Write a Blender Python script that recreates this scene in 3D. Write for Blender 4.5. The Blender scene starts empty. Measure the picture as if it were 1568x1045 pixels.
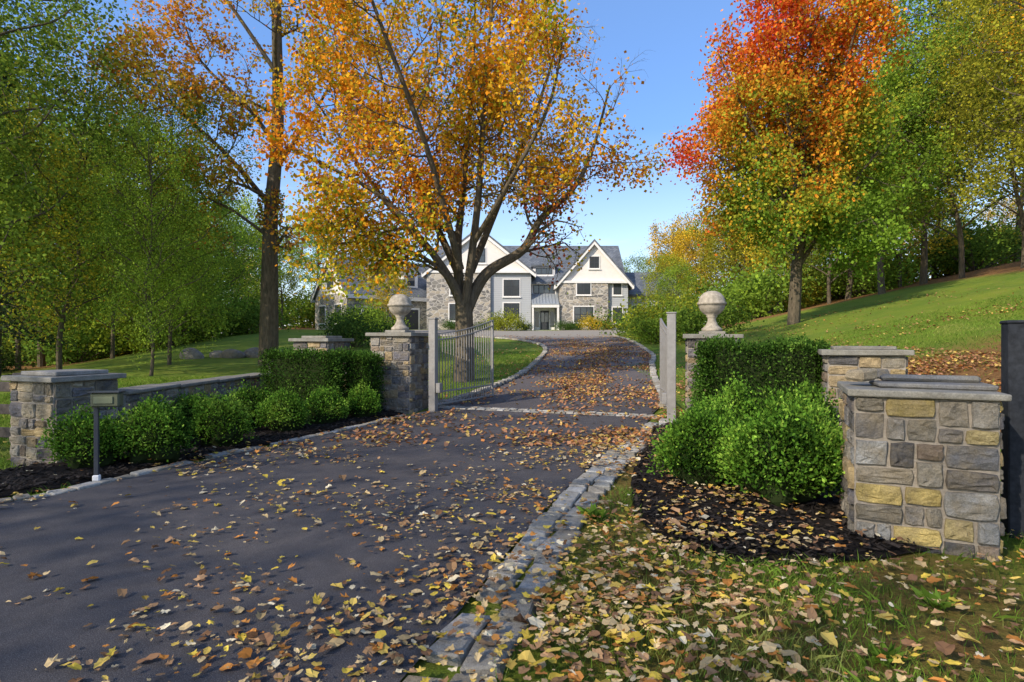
import bpy, math, random, bmesh
import numpy as np
from mathutils import Vector, Matrix
random.seed(11); rng=np.random.default_rng(11)
sc=bpy.context.scene
sc.view_settings.view_transform='Standard'; sc.view_settings.look='None'; sc.view_settings.exposure=0

# ---------------------------------------------------------------- helpers
class Buf:
    def __init__(s): s.V=[];s.F=[];s.M=[];s.C=[];s.n=0
    def add(s,v,f,mat=0,col=(1,1,1)):
        v=np.asarray(v,dtype=np.float32).reshape(-1,3); f=np.asarray(f,dtype=np.int64)
        if f.ndim==1: f=f[None,:]
        s.V.append(v); s.F.append(f+s.n); s.n+=len(v)
        s.M.append(np.full(len(f),mat,dtype=np.int32))
        c=np.asarray(col,dtype=np.float32)
        if c.ndim==1: c=np.tile(c,(len(f),1))
        s.C.append(c)
    def build(s,name,mats,smooth=False,parent=None):
        V=np.concatenate(s.V); me=bpy.data.meshes.new(name)
        idx=np.concatenate([f.ravel() for f in s.F])
        sizes=np.concatenate([np.full(len(f),f.shape[1],dtype=np.int64) for f in s.F])
        starts=np.concatenate([[0],np.cumsum(sizes)[:-1]])
        me.vertices.add(len(V)); me.vertices.foreach_set('co',V.ravel())
        me.loops.add(len(idx)); me.loops.foreach_set('vertex_index',idx.astype(np.int32))
        me.polygons.add(len(sizes)); me.polygons.foreach_set('loop_start',starts.astype(np.int32))
        for m in mats: me.materials.append(m)
        me.polygons.foreach_set('material_index',np.concatenate(s.M))
        sm = np.concatenate(s.M)*0+ (1 if smooth else 0)
        me.polygons.foreach_set('use_smooth',sm.astype(bool))
        me.update(calc_edges=True)
        C=np.concatenate(s.C); a=me.attributes.new('Col','FLOAT_COLOR','FACE')
        a.data.foreach_set('color',np.hstack([C,np.ones((len(C),1),dtype=np.float32)]).ravel().astype(np.float32))
        me.validate()
        ob=bpy.data.objects.new(name,me); sc.collection.objects.link(ob)
        if parent: ob.parent=parent
        return ob
def empty(name,loc=(0,0,0),rz=0,parent=None):
    e=bpy.data.objects.new(name,None); e.location=loc; e.rotation_euler=(0,0,rz); sc.collection.objects.link(e)
    if parent: e.parent=parent
    return e
def bevbox(buf,c,size,rz=0,bev=.01,mat=0,col=(1,1,1),jit=0,M=None,seg=1):
    bm=bmesh.new(); bmesh.ops.create_cube(bm,size=1)
    for v in bm.verts:
        v.co=Vector((v.co.x*size[0],v.co.y*size[1],v.co.z*size[2]))
        if jit: v.co+=Vector((random.uniform(-jit,jit),random.uniform(-jit,jit),random.uniform(-jit,jit)))
    if bev>0: bmesh.ops.bevel(bm,geom=bm.edges[:],offset=bev,segments=seg,profile=.5,affect='EDGES')
    R=Matrix.Translation(Vector(c))@Matrix.Rotation(rz,4,'Z')
    if M is not None: R=M@R
    bm.verts.index_update()
    vs=[R@v.co for v in bm.verts]; groups={}
    for f in bm.faces: groups.setdefault(len(f.verts),[]).append([v.index for v in f.verts])
    first=True; base=buf.n
    vs=np.array([tuple(v) for v in vs],dtype=np.float32)
    for k,fs in groups.items():
        if first: buf.add(vs,fs,mat,col); first=False
        else:
            buf.F.append(np.array(fs)+base); buf.M.append(np.full(len(fs),mat,dtype=np.int32)); buf.C.append(np.tile(np.array(col,dtype=np.float32),(len(fs),1)))
            buf.V.append(np.zeros((0,3),dtype=np.float32))
    bm.free()
def ss(a,b,x):
    t=np.clip((x-a)/(b-a),0,1); return t*t*(3-2*t)
_K=rng.normal(size=(10,3)); _K/=np.linalg.norm(_K,axis=1)[:,None]; _PH=rng.uniform(0,6.28,10); _FR=np.array([1,1.3,.8,1.7,2.1,1.1,2.6,1.9,.7,3.1])
def fn(P,s=1.0,seed=0.0):
    P=np.atleast_2d(P); o=np.zeros(len(P))
    for i in range(10): o+=np.sin(P@(_K[i]*_FR[i]*s)+_PH[i]*(1+seed))
    return o/4.0

# ---------------------------------------------------------------- materials
def newmat(name):
    m=bpy.data.materials.new(name); m.use_nodes=True; nt=m.node_tree; nt.nodes.clear()
    out=nt.nodes.new('ShaderNodeOutputMaterial'); return m,nt,out
def N(nt,t,**k):
    n=nt.nodes.new(t)
    for a,b in k.items():
        if a in n.inputs.keys(): n.inputs[a].default_value=b
        else: setattr(n,a,b)
    return n
def ramp(nt,fac,stops):
    r=nt.nodes.new('ShaderNodeValToRGB'); e=r.color_ramp.elements
    while len(e)<len(stops): e.new(.5)
    for i,(p,c) in enumerate(stops): e[i].position=p; e[i].color=(*c,1)
    nt.links.new(fac,r.inputs[0]); return r.outputs[0]
def mixc(nt,f,a,b,mode='MIX'):
    m=nt.nodes.new('ShaderNodeMix'); m.data_type='RGBA'; m.blend_type=mode
    for s,v in ((0,f),(6,a),(7,b)):
        if isinstance(v,(int,float)): m.inputs[s].default_value=v
        elif isinstance(v,tuple): m.inputs[s].default_value=(*v,1)
        else: nt.links.new(v,m.inputs[s])
    return m.outputs[2]
def pos(nt): return nt.nodes.new('ShaderNodeNewGeometry').outputs['Position']
def noise(nt,vec,scale,detail=5,rough=.6):
    n=N(nt,'ShaderNodeTexNoise'); n.inputs['Scale'].default_value=scale; n.inputs['Detail'].default_value=detail; n.inputs['Roughness'].default_value=rough
    nt.links.new(vec,n.inputs['Vector']); return n.outputs['Fac']
def attr(nt,name='Col',o='Color'):
    a=nt.nodes.new('ShaderNodeAttribute'); a.attribute_name=name; return a.outputs[o]
def bump(nt,h,strength=.5,dist=.02):
    b=nt.nodes.new('ShaderNodeBump'); b.inputs['Strength'].default_value=strength; b.inputs['Distance'].default_value=dist
    nt.links.new(h,b.inputs['Height']); return b.outputs[0]
def princ(nt,out,col,rough=.8,spec=.3,normal=None,metal=0):
    p=nt.nodes.new('ShaderNodeBsdfPrincipled')
    if isinstance(col,tuple): p.inputs['Base Color'].default_value=(*col,1)
    else: nt.links.new(col,p.inputs['Base Color'])
    if isinstance(rough,(int,float)): p.inputs['Roughness'].default_value=rough
    else: nt.links.new(rough,p.inputs['Roughness'])
    p.inputs['Specular IOR Level'].default_value=spec; p.inputs['Metallic'].default_value=metal
    if normal is not None: nt.links.new(normal,p.inputs['Normal'])
    if out is not None: nt.links.new(p.outputs[0],out.inputs[0])
    return p.outputs[0]
def leafmat(name,trans=.35,useobj=False):
    m,nt,out=newmat(name); c=attr(nt)
    if useobj:
        oi=nt.nodes.new('ShaderNodeObjectInfo'); c=mixc(nt,1.0,c,oi.outputs['Color'],'MULTIPLY')
    p=nt.nodes.new('ShaderNodeBsdfDiffuse'); nt.links.new(c,p.inputs[0])
    t=nt.nodes.new('ShaderNodeBsdfTranslucent'); nt.links.new(c,t.inputs[0])
    mx=nt.nodes.new('ShaderNodeMixShader'); mx.inputs[0].default_value=trans
    nt.links.new(p.outputs[0],mx.inputs[1]); nt.links.new(t.outputs[0],mx.inputs[2]); nt.links.new(mx.outputs[0],out.inputs[0]); return m
M_leaf=leafmat('leaf_foliage',.4); M_leafo=leafmat('forest_foliage',.45,True); M_fallen=leafmat('fallen_leaf',.1); M_grass=leafmat('grass_blade',.3)
def colnoise(name,scale,lo=.7,hi=1.25,rough=.85,bs=.5,bd=.01,bscale=None,spec=.25,stain=None):
    m,nt,out=newmat(name); P=pos(nt); n=noise(nt,P,scale,8,.65)
    r=ramp(nt,n,[(.25,(lo,lo,lo)),(.75,(hi,hi,hi))]); c=mixc(nt,1.0,attr(nt),r,'MULTIPLY')
    if stain:
        k=ramp(nt,noise(nt,P,scale*.6,6,.7),[(.45,(0,0,0)),(.7,(.7,.7,.7))]); c=mixc(nt,k,c,stain)
        sp=ramp(nt,noise(nt,P,scale*14,3,.7),[(.3,(.6,.6,.6)),(.6,(1.15,1.15,1.15))]); c=mixc(nt,.8,c,sp,'MULTIPLY')
    n2=noise(nt,P,bscale or scale*2,10,.75); princ(nt,out,c,rough,spec,bump(nt,n2,bs,bd)); return m
M_stone=colnoise('fieldstone',7,.5,1.3,.95,1,.05,11,.12,(.27,.22,.14))
M_mortar=colnoise('mortar',20,.7,1.2,.95,1,.02)
M_cap=colnoise('bluestone_cap',6,.55,1.2,.9,.7,.012,30,.2,(.2,.18,.14))
M_granite=colnoise('granite_block',10,.6,1.25,.95,1,.03,26,.15,(.28,.24,.18))
def mk_bark():
    m,nt,out=newmat('bark'); P=pos(nt); mp=N(nt,'ShaderNodeMapping'); mp.inputs['Scale'].default_value=(1,1,.22); nt.links.new(P,mp.inputs[0])
    n=noise(nt,mp.outputs[0],14,8,.7); n2=noise(nt,P,1.5,3)
    c=ramp(nt,n,[(.3,(.032,.024,.018)),(.7,(.18,.14,.10))]); c=mixc(nt,n2,c,mixc(nt,.5,c,(.14,.13,.08)))
    princ(nt,out,c,.95,.15,bump(nt,n,1,.04)); return m
M_bark=mk_bark()
def mk_asphalt():
    m,nt,out=newmat('asphalt'); P=pos(nt); a=noise(nt,P,170,3,.8); b=noise(nt,P,.6,5,.6); d=noise(nt,P,6,6,.75)
    c=ramp(nt,a,[(.32,(.026,.025,.028)),(.52,(.075,.071,.075)),(.72,(.24,.23,.23))])
    c=mixc(nt,.8,c,ramp(nt,b,[(.3,(.75,.76,.82)),(.7,(1.3,1.24,1.2))]),'MULTIPLY')
    c=mixc(nt,.6,c,ramp(nt,d,[(.3,(.7,.7,.7)),(.7,(1.3,1.27,1.22))]),'MULTIPLY')
    sx=N(nt,'ShaderNodeSeparateXYZ'); nt.links.new(P,sx.inputs[0])
    mr=N(nt,'ShaderNodeMapRange'); mr.inputs[1].default_value=12.8; mr.inputs[2].default_value=22; mr.inputs[3].default_value=0; mr.inputs[4].default_value=.8; nt.links.new(sx.outputs[1],mr.inputs[0])
    c=mixc(nt,mr.outputs[0],c,mixc(nt,a,(.08,.07,.066),(.23,.19,.175)))
    mr2=N(nt,'ShaderNodeMapRange'); mr2.inputs[1].default_value=40; mr2.inputs[2].default_value=43; nt.links.new(sx.outputs[1],mr2.inputs[0])
    c=mixc(nt,mr2.outputs[0],c,mixc(nt,a,(.2,.18,.15),(.42,.38,.33)))
    princ(nt,out,c,.85,.25,bump(nt,a,.8,.008)); return m
M_asph=mk_asphalt()
def mk_ground():
    m,nt,out=newmat('ground_grass'); P=pos(nt); a=noise(nt,P,45,6,.75); b=noise(nt,P,.5,4); d=noise(nt,P,3,6,.7)
    g=ramp(nt,a,[(.25,(.07,.11,.015)),(.55,(.17,.26,.035)),(.8,(.28,.36,.06))])
    g=mixc(nt,1.0,g,ramp(nt,b,[(.3,(.75,.85,.8)),(.7,(1.4,1.15,1.0))]),'MULTIPLY')
    g=mixc(nt,ramp(nt,noise(nt,P,1.7,6,.7),[(.5,(0,0,0)),(.72,(.55,.55,.55))]),g,(.3,.25,.07))
    l=ramp(nt,noise(nt,P,18,8,.8),[(.3,(.06,.032,.014)),(.46,(.2,.10,.04)),(.58,(.34,.19,.07)),(.72,(.46,.29,.10))])
    lf=attr(nt,'litter','Fac'); ad=N(nt,'ShaderNodeMath',operation='MULTIPLY_ADD'); nt.links.new(d,ad.inputs[0]); ad.inputs[1].default_value=1.6; 
    s2=N(nt,'ShaderNodeMath',operation='SUBTRACT'); nt.links.new(lf,s2.inputs[0]); s2.inputs[1].default_value=.3
    s3=N(nt,'ShaderNodeMath',operation='MULTIPLY'); nt.links.new(s2.outputs[0],s3.inputs[0]); s3.inputs[1].default_value=2.6
    s4=N(nt,'ShaderNodeMath',operation='SUBTRACT'); nt.links.new(s3.outputs[0],s4.inputs[0]); s4.inputs[1].default_value=.8
    nt.links.new(s4.outputs[0],ad.inputs[2]); ad.use_clamp=True
    c=mixc(nt,ad.outputs[0],g,l); princ(nt,out,c,.95,.1,bump(nt,a,1,.05)); return m
M_ground=mk_ground()
def mk_mulch():
    m,nt,out=newmat('mulch'); P=pos(nt); a=noise(nt,P,60,8,.8)
    c=ramp(nt,a,[(.3,(.010,.008,.007)),(.6,(.03,.023,.02)),(.85,(.07,.05,.042))]); princ(nt,out,c,.95,.15,bump(nt,a,1,.05)); return m
M_mulch=mk_mulch()
def flat(name,col,rough=.6,spec=.3,metal=0,ns=8,amt=.15):
    m,nt,out=newmat(name); n=noise(nt,pos(nt),ns,5); lo=tuple(x*(1-amt) for x in col); hi=tuple(min(1,x*(1+amt)) for x in col)
    princ(nt,out,ramp(nt,n,[(.3,lo),(.7,hi)]),rough,spec,bump(nt,n,.15,.01),metal); return m
M_white=flat('white_siding',(.8,.76,.72),ns=2,amt=.05); M_trim=flat('white_trim',(.82,.8,.78),amt=.05); M_frame=flat('dark_window_frame',(.05,.055,.065),.4)
M_metal=flat('painted_steel',(.27,.26,.25),.5,.4,.2); M_black=flat('dark_painted_timber',(.025,.028,.035),.7,.2,0,20,.4)
M_finial=flat('cast_stone',(.34,.3,.24),.9,.2,0,12,.35); M_wood=flat('weathered_wood',(.09,.075,.065),.9,.2,0,14,.4); M_roofmetal=flat('standing_seam_metal',(.42,.46,.5),.4,.5,.4)
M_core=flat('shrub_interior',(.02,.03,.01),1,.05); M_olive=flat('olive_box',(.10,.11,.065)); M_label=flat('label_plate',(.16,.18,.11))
def mk_glass():
    m,nt,out=newmat('window_glass'); princ(nt,out,(.05,.06,.07),.08,.8); return m
M_glass=mk_glass()
def mk_siding():
    m,nt,out=newmat('grey_siding'); P=pos(nt); w=N(nt,'ShaderNodeTexWave',wave_type='BANDS',bands_direction='Z',wave_profile='SAW'); w.inputs['Scale'].default_value=1.6; nt.links.new(P,w.inputs[0])
    c=ramp(nt,w.outputs['Fac'],[(0,(.24,.26,.29)),(.12,(.40,.42,.45)),(1,(.47,.49,.51))]); princ(nt,out,c,.7,.3); return m
M_siding=mk_siding()
def mk_slate():
    m,nt,out=newmat('slate_roof'); P=pos(nt); b=N(nt,'ShaderNodeTexBrick'); b.inputs['Scale'].default_value=1.6
    mp=N(nt,'ShaderNodeMapping'); mp.inputs['Rotation'].default_value=(math.radians(90),0,0); nt.links.new(P,mp.inputs[0]); nt.links.new(mp.outputs[0],b.inputs[0])
    b.inputs['Color1'].default_value=(.10,.115,.14,1); b.inputs['Color2'].default_value=(.17,.185,.21,1); b.inputs['Mortar'].default_value=(.05,.06,.07,1); b.inputs['Mortar Size'].default_value=.02
    c=mixc(nt,1.0,b.outputs[0],ramp(nt,noise(nt,P,.8,4),[(.3,(.8,.8,.8)),(.7,(1.3,1.3,1.3))]),'MULTIPLY')
    princ(nt,out,c,.6,.4); return m
M_slate=mk_slate()
def mk_rubble():
    m,nt,out=newmat('house_fieldstone'); P=pos(nt); mp=N(nt,'ShaderNodeMapping'); mp.inputs['Scale'].default_value=(1,1,1.7); nt.links.new(P,mp.inputs[0])
    v=N(nt,'ShaderNodeTexVoronoi'); v.inputs['Scale'].default_value=2.0; nt.links.new(mp.outputs[0],v.inputs['Vector'])
    e=N(nt,'ShaderNodeTexVoronoi',feature='DISTANCE_TO_EDGE'); e.inputs['Scale'].default_value=2.0; nt.links.new(mp.outputs[0],e.inputs['Vector'])
    sp=N(nt,'ShaderNodeSeparateColor'); nt.links.new(v.outputs['Color'],sp.inputs[0])
    c=ramp(nt,sp.outputs[0],[(0,(.14,.135,.13)),(.3,(.31,.29,.26)),(.6,(.22,.21,.21)),(.8,(.43,.37,.29)),(1,(.52,.47,.4))])
    k=ramp(nt,e.outputs['Distance'],[(.03,(0,0,0)),(.07,(1,1,1))]); c=mixc(nt,k,(.54,.51,.47),c)
    princ(nt,out,c,.9,.2,bump(nt,k,.6,.03)); return m
M_rubble=mk_rubble()

# ---------------------------------------------------------------- terrain
_by=np.array([-1000,12,20,28,36,45,60,80,120,600.]); _bz=np.array([0,0,.4,.93,1.5,2.15,2.8,3.3,5,14.])
def H(x,y):
    x=np.asarray(x,float); y=np.asarray(y,float); b=0
    for o in (-1.5,-.75,0,.75,1.5): b=b+np.interp(y+o,_by,_bz)
    b/=5
    lo=-(14+.45*np.maximum(y,0)); hi=-(6+.3*np.maximum(y,0)); b=b*ss(lo,hi,x)
    x0=4.5+.08*y+.3*np.maximum(0,y-30); d=np.clip(x-x0,0,75); d=np.where(d<2,d*d/4,d-1)
    hill=.22*d*ss(3,10,y)
    und=.05*np.sin(x*.35+1)*np.sin(y*.3)*ss(14,22,y)
    return b+hill+und
def h1(x,y): return float(H(x,y))
Lp=np.array([(-20,-2.5),(-12,1.6),(-7.8,4.2),(-5.1,5.87),(-4.52,6.97),(-4.02,8.34),(-3.2,10.2),(-2.26,12.4),(-1.55,14),(-.63,16.7),(.6,21.5),(1.5,27),(1.9,32),(1.5,36.5),(-.8,40.5),(-6,43),(-14,44.5),(-14,57)])
Rp=np.array([(-5,-12),(-1.9,-1),(-1.1,1.2),(-.52,2.84),(.28,5.54),(1.3,8.34),(2.3,10.6),(3.0,12.6),(3.65,14.5),(4.6,19.4),(5.6,24),(6.6,28),(7.2,33.5),(7.5,38),(7.5,44),(9,48),(10,52),(10,57)])
def smoothpl(p,n=160):
    p=np.array(p,float); P=[p[0]]+list(p)+[p[-1]]; out=[]; m=len(p)-1
    for i in range(m):
        a,b,c,d=P[i],P[i+1],P[i+2],P[i+3]
        for t in np.linspace(0,1,max(2,n//m),endpoint=False):
            out.append(.5*((2*b)+(-a+c)*t+(2*a-5*b+4*c-d)*t*t+(-a+3*b-3*c+d)*t**3))
    out.append(p[-1]); return np.array(out)
Ls=smoothpl(Lp,17*12); Rs=smoothpl(Rp,17*12)
def xl(y): return np.interp(y,Ls[:,1],Ls[:,0])
def xr(y): return np.interp(y,Rs[:,1],Rs[:,0])
xs=np.concatenate([np.arange(-500,-60,20),np.arange(-60,-30,2),np.arange(-30,40,.5),np.arange(40,90,2),np.arange(90,501,20)])
ys=np.concatenate([np.arange(-300,-12,12),np.arange(-12,66,.5),np.arange(66,120,3),np.arange(120,801,25)])
X,Y=np.meshgrid(xs,ys); Z=H(X,Y)
b=Buf(); nx=len(xs); ny=len(ys); I=np.arange(nx*ny).reshape(ny,nx)
b.add(np.stack([X.ravel(),Y.ravel(),Z.ravel()],1),np.stack([I[:-1,:-1].ravel(),I[:-1,1:].ravel(),I[1:,1:].ravel(),I[1:,:-1].ravel()],1))
ground=b.build('ground',[M_ground],True)
def litter(x,y):
    left=ss(-(9+.33*y),-(13+.4*y),x)*.7*ss(22,36,y)
    rightf=ss(24,31,x-.1*(y-28))*1.0
    rightf=np.maximum(rightf,ss(38,48,y)*ss(12,16,x))
    band=np.exp(-((y-11.0-.12*x)/4.6)**2)*ss(4,6,x)*1.0
    near=ss(2.3,-.5,np.abs(x-2.0)-1.2)*ss(14,9,y)*ss(-3,0,y)*.55*(x>-1)
    far=ss(62,75,y)
    return np.clip(np.maximum.reduce([left,rightf,band,near,far,.12+0*x]),0,1)
a=ground.data.attributes.new('litter','FLOAT','POINT'); a.data.foreach_set('value',litter(X,Y).ravel().astype(np.float32))

# driveway
b=Buf(); n=min(len(Ls),len(Rs)); A=Ls[:n]; B=Rs[:n]; k=14
T=np.linspace(0,1,k)[None,:,None]; G=A[:,None,:]*(1-T)+B[:,None,:]*T
gz=H(G[...,0],G[...,1])+.03; GV=np.concatenate([G,gz[...,None]],2).reshape(-1,3); I=np.arange(n*k).reshape(n,k)
b.add(GV,np.stack([I[:-1,:-1].ravel(),I[:-1,1:].ravel(),I[1:,1:].ravel(),I[1:,:-1].ravel()],1)); b.build('driveway',[M_asph],True)

# cobble rows
def cobbles(buf,pl,off0,rows,bw,blen,top=.045,y0=-5,y1=60,drop=0.0,rough=.012):
    d=np.diff(pl,axis=0); L=np.linalg.norm(d,axis=1); S=np.concatenate([[0],np.cumsum(L)])
    for r in range(rows):
        s=random.uniform(0,.1)
        while s<S[-1]:
            l=blen*random.uniform(.6,1.45); m=s+l/2
            if m>=S[-1]: break
            i=np.searchsorted(S,m)-1; t=d[i]/L[i]; nrm=np.array([t[1],-t[0]]); p=pl[i]+t*(m-S[i])+nrm*(off0+bw*(r+.5)*(1 if off0>=0 else -1)+random.uniform(-.015,.015))
            s+=l
            if not(y0<p[1]<y1) or random.random()<drop: continue
            g=random.choice([.28,.34,.4,.46,.5,.32]); tint=random.uniform(-.01,.04)
            bevbox(buf,(p[0],p[1],h1(p[0],p[1])+top-.05+random.uniform(-.012,.006)),(l-.018,bw*random.uniform(.85,.97),.1),math.atan2(t[1],t[0])+random.uniform(-.12,.12),.011,0,(g+tint,g,g-tint-.02),rough)
b=Buf(); cobbles(b,Rs,.0,2,.22,.23,.048,1.0,11.6,.06,.018); b.build('cobblestone_edging',[M_granite])
b=Buf(); cobbles(b,Ls,-.001,1,.17,.22,.055,2,12.6,.05); b.build('cobblestone_edging',[M_granite])
b=Buf(); cobbles(b,Ls,-.001,1,.22,.3,.12,13.6,44); b.build('stone_kerb',[M_granite])
b=Buf(); cobbles(b,Rs,0,1,.22,.3,.1,13.6,46); b.build('stone_kerb',[M_granite])
b=Buf(); cobbles(b,np.array([(-1.9,13.35),(3.1,11.95)]),-.2,2,.2,.2,.05); b.build('cobblestone_apron',[M_granite])

# mulch beds
bedR=[(2.55,10.6),(2.0,8.9),(1.5,7.3),(1.2,5.8),(1.25,4.75),(1.75,4.3),(2.4,4.35),(3.0,4.5),(4.2,5.2),(5.6,8.6),(4.9,12.2),(3.35,11.9)]
bedL=[(-5.45,5.95),(-4.75,7.0),(-4.25,8.34),(-3.45,10.2),(-2.5,12.3),(-2.6,13.4),(-4.7,14.9),(-6.0,13),(-5.9,8.4),(-6.4,6.9),(-6.3,6.1)]
def inpoly(P,poly):
    x,y=P[:,0],P[:,1]; c=np.zeros(len(x),bool); n=len(poly)
    for i in range(n):
        x1,y1=poly[i]; x2,y2=poly[(i+1)%n]
        cond=((y1>y)!=(y2>y))&(x<(x2-x1)*(y-y1)/((y2-y1) if y2!=y1 else 1e-9)+x1); c^=cond
    return c
for poly,nm in ((bedR,'mulch_bed'),(bedL,'mulch_bed')):
    pl=smoothpl(poly+[poly[0]],len(poly)*5)[:-1]; b=Buf(); c=pl.mean(0); m=len(pl); vs=[]
    rings=14
    for r in range(rings):
        t=(r+1)/rings
        for q in pl:
            p=c+(q-c)*t; zz=max(h1(*p),0)+.022+ (.05*min(1,(1-t)*6)) + (.02*random.random() if t<1 else 0); vs.append((p[0],p[1],zz))
    vs.append((c[0],c[1],.07)); fs=[]; 
    for r in range(rings-1):
        for i in range(m): j=(i+1)%m; fs.append((r*m+i,r*m+j,(r+1)*m+j,(r+1)*m+i))
    b.add(vs,fs); b.F.append(np.array([(i,(i+1)%m,len(vs)-1) for i in range(m)])); b.M.append(np.zeros(m,dtype=np.int32)); b.C.append(np.ones((m,3),dtype=np.float32)); b.V.append(np.zeros((0,3),dtype=np.float32))
    lo=np.min(poly,0); hi=np.max(poly,0); Q=rng.uniform(lo,hi,(26000,2)); Q=Q[inpoly(Q,poly)]
    K=len(Q); zz=H(Q[:,0],Q[:,1])+rng.uniform(.05,.1,K); C=np.stack([Q[:,0],Q[:,1],zz],1); th=rng.uniform(0,6.28,K); l=rng.uniform(.015,.04,K)[:,None]
    u=np.stack([np.cos(th),np.sin(th),rng.normal(0,.3,K)],1)*l; w=np.stack([-np.sin(th),np.cos(th),rng.normal(0,.4,K)],1)*l*.3
    V=np.stack([C-u-w,C+u-w,C+u+w,C-u+w],1).reshape(-1,3); g=rng.uniform(.012,.05,K)[:,None]*np.array([[1.1,.85,.7]])
    b.add(V,np.arange(K*4).reshape(K,4),1,g); b.build(nm,[M_mulch,M_mortar])

# ---------------------------------------------------------------- stonework
PAL=[(.23,.215,.2),(.31,.285,.25),(.15,.15,.155),(.38,.29,.17),(.28,.25,.2),(.19,.18,.19),(.44,.33,.17),(.27,.21,.16),(.35,.33,.29),(.12,.115,.115)]
def split(r,mw,mh,out):
    u0,v0,u1,v1=r; w=u1-u0; h=v1-v0
    if w<=mw and h<=mh and (w<.24 or random.random()<.6) and w/h<3.2: out.append(r); return
    if (w/h>1.5 and w>.2) or h<.17: t=random.uniform(.33,.67); m=u0+w*t; split((u0,v0,m,v1),mw,mh,out); split((m,v0,u1,v1),mw,mh,out)
    else: t=random.uniform(.35,.65); m=v0+h*t; split((u0,v0,u1,m),mw,mh,out); split((u0,m,u1,v1),mw,mh,out)
def stoneface(buf,O,U,Nn,W,Hh,sc_=1.0,mat=1,pal=PAL):
    out=[]; split((0,0,W,Hh),.42*sc_,.22*sc_,out); O=np.array(O,float);U=np.array(U,float);Nn=np.array(Nn,float);Z_=np.array([0,0,1.])
    for (u0,v0,u1,v1) in out:
        w=u1-u0; h=v1-v0; cx=(u0+u1)/2; cy=(v0+v1)/2; per=[]
        for (p,q) in (((u0,v0),(u1,v0)),((u1,v0),(u1,v1)),((u1,v1),(u0,v1)),((u0,v1),(u0,v0))):
            for t in (0,.33,.67): per.append([p[0]+(q[0]-p[0])*t,p[1]+(q[1]-p[1])*t])
        per=np.array(per); cen=np.array([cx,cy]); dv=per-cen
        ins=.008; dv=dv*np.array([(w/2-ins)/(w/2),(h/2-ins)/(h/2)])
        for ci in (0,3,6,9): dv[ci]*=1-random.uniform(.02,.08)
        dv+=rng.uniform(-.006,.006,dv.shape); d=random.uniform(.012,.04); n=12
        tilt=rng.uniform(-.06,.06,2)
        def ring(shr,dep,j): 
            q=dv*(1-np.array([shr/(w/2),shr/(h/2)])); dd=dep+ (q@tilt if j else 0)+ (rng.uniform(-j,j,n) if j else 0)
            qq=q+cen; return O+qq[:,:1]*U+qq[:,1:]*Z_+np.reshape(dd,(-1,1))*Nn
        V=np.vstack([ring(0,-.012,0),ring(.003,d*.6,.004),ring(.010,d,.006),ring(min(w,h)*.28,d+.002,.011)])
        F=[]
        for r in (0,12,24):
            for i in range(n): F.append((r+i,r+(i+1)%n,r+n+(i+1)%n,r+n+i))
        c=np.array(random.choice(pal))*random.uniform(.75,1.2)
        base=buf.n; buf.add(V,F,mat,tuple(c)); buf.V.append(np.zeros((0,3),dtype=np.float32)); buf.F.append(np.array([[base+36+i for i in range(n)]])); buf.M.append(np.array([mat],dtype=np.int32)); buf.C.append(np.array([c],dtype=np.float32))
def pillar(name,x,y,rz,s,h,cap=.07,over=.05,pal=PAL,stone=1.0):
    b=Buf(); z0=h1(x,y)-.12; hh=h+.12
    bevbox(b,(x,y,z0+hh/2),(s,s,hh),rz,0,0,(.33,.29,.24))
    for kx in range(4):
        an=rz+kx*math.pi/2; U=(math.cos(an),math.sin(an),0); Nn=(math.sin(an),-math.cos(an),0)
        O=(x-U[0]*s/2+Nn[0]*s/2,y-U[1]*s/2+Nn[1]*s/2,z0); stoneface(b,O,U,Nn,s,hh,stone,pal=pal)
    bevbox(b,(x,y,z0+hh+cap/2+.002),(s+2*over+.06,s+2*over+.06,cap),rz,.012,2,(.26,.25,.22),.006,seg=2)
    return b,z0+hh+cap+.002
def finish(b,name): return b.build(name,[M_mortar,M_stone,M_cap])
def lathe(name,prof,loc,mat,parent=None,seg=36):
    V=[];F=[]
    for r,z in prof:
        for i in range(seg): a_=2*math.pi*i/seg; V.append((r*math.cos(a_),r*math.sin(a_),z))
    for j in range(len(prof)-1):
        for i in range(seg): F.append((j*seg+i,j*seg+(i+1)%seg,(j+1)*seg+(i+1)%seg,(j+1)*seg+i))
    b=Buf(); b.add(np.array(V)+np.array(loc),F); return b.build(name,[mat],True,parent)
FIN=[(.0,.04),(.2,.04),(.2,.1),(.17,.115),(.12,.17),(.085,.25),(.08,.3),(.1,.335),(.11,.35),(.1,.365),(.17,.41),(.225,.47),(.255,.54),(.262,.585),(.285,.59),(.287,.63),(.262,.635),(.255,.69),(.225,.76),(.17,.82),(.09,.86),(0.001,.872)]
R17=math.radians(-17)
for (px,py,sz) in ((-2.56,13.45,.95),(4.08,12.0,.95)):
    bb,zt=pillar('gate_pillar',px,py,R17,sz,1.68,.08,.06)
    bevbox(bb,(px,py,zt+.03),(.5,.5,.06),R17,.01,2,(.32,.3,.26))
    o=finish(bb,'gate_pillar'); lathe('ball_finial',[(r,z+zt+.02) for r,z in FIN],(px,py,0),M_finial,o)
bb,zt=pillar('stone_pillar',-6.12,8.06,math.radians(-20),.84,1.12,.07,.05,pal=PAL+[(.46,.4,.3),(.46,.38,.26)])
bevbox(bb,(-6.12,8.06,zt+.028),(.7,.7,.055),math.radians(-20),.01,2,(.3,.29,.27)); finish(bb,'stone_pillar')
bb,zt=pillar('stone_pillar',-4.75,14.7,R17,.95,1.5,.08,.06); bevbox(bb,(-4.75,14.7,zt+.03),(.7,.7,.06),R17,.01,2,(.3,.28,.24)); finish(bb,'stone_pillar')
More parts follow.
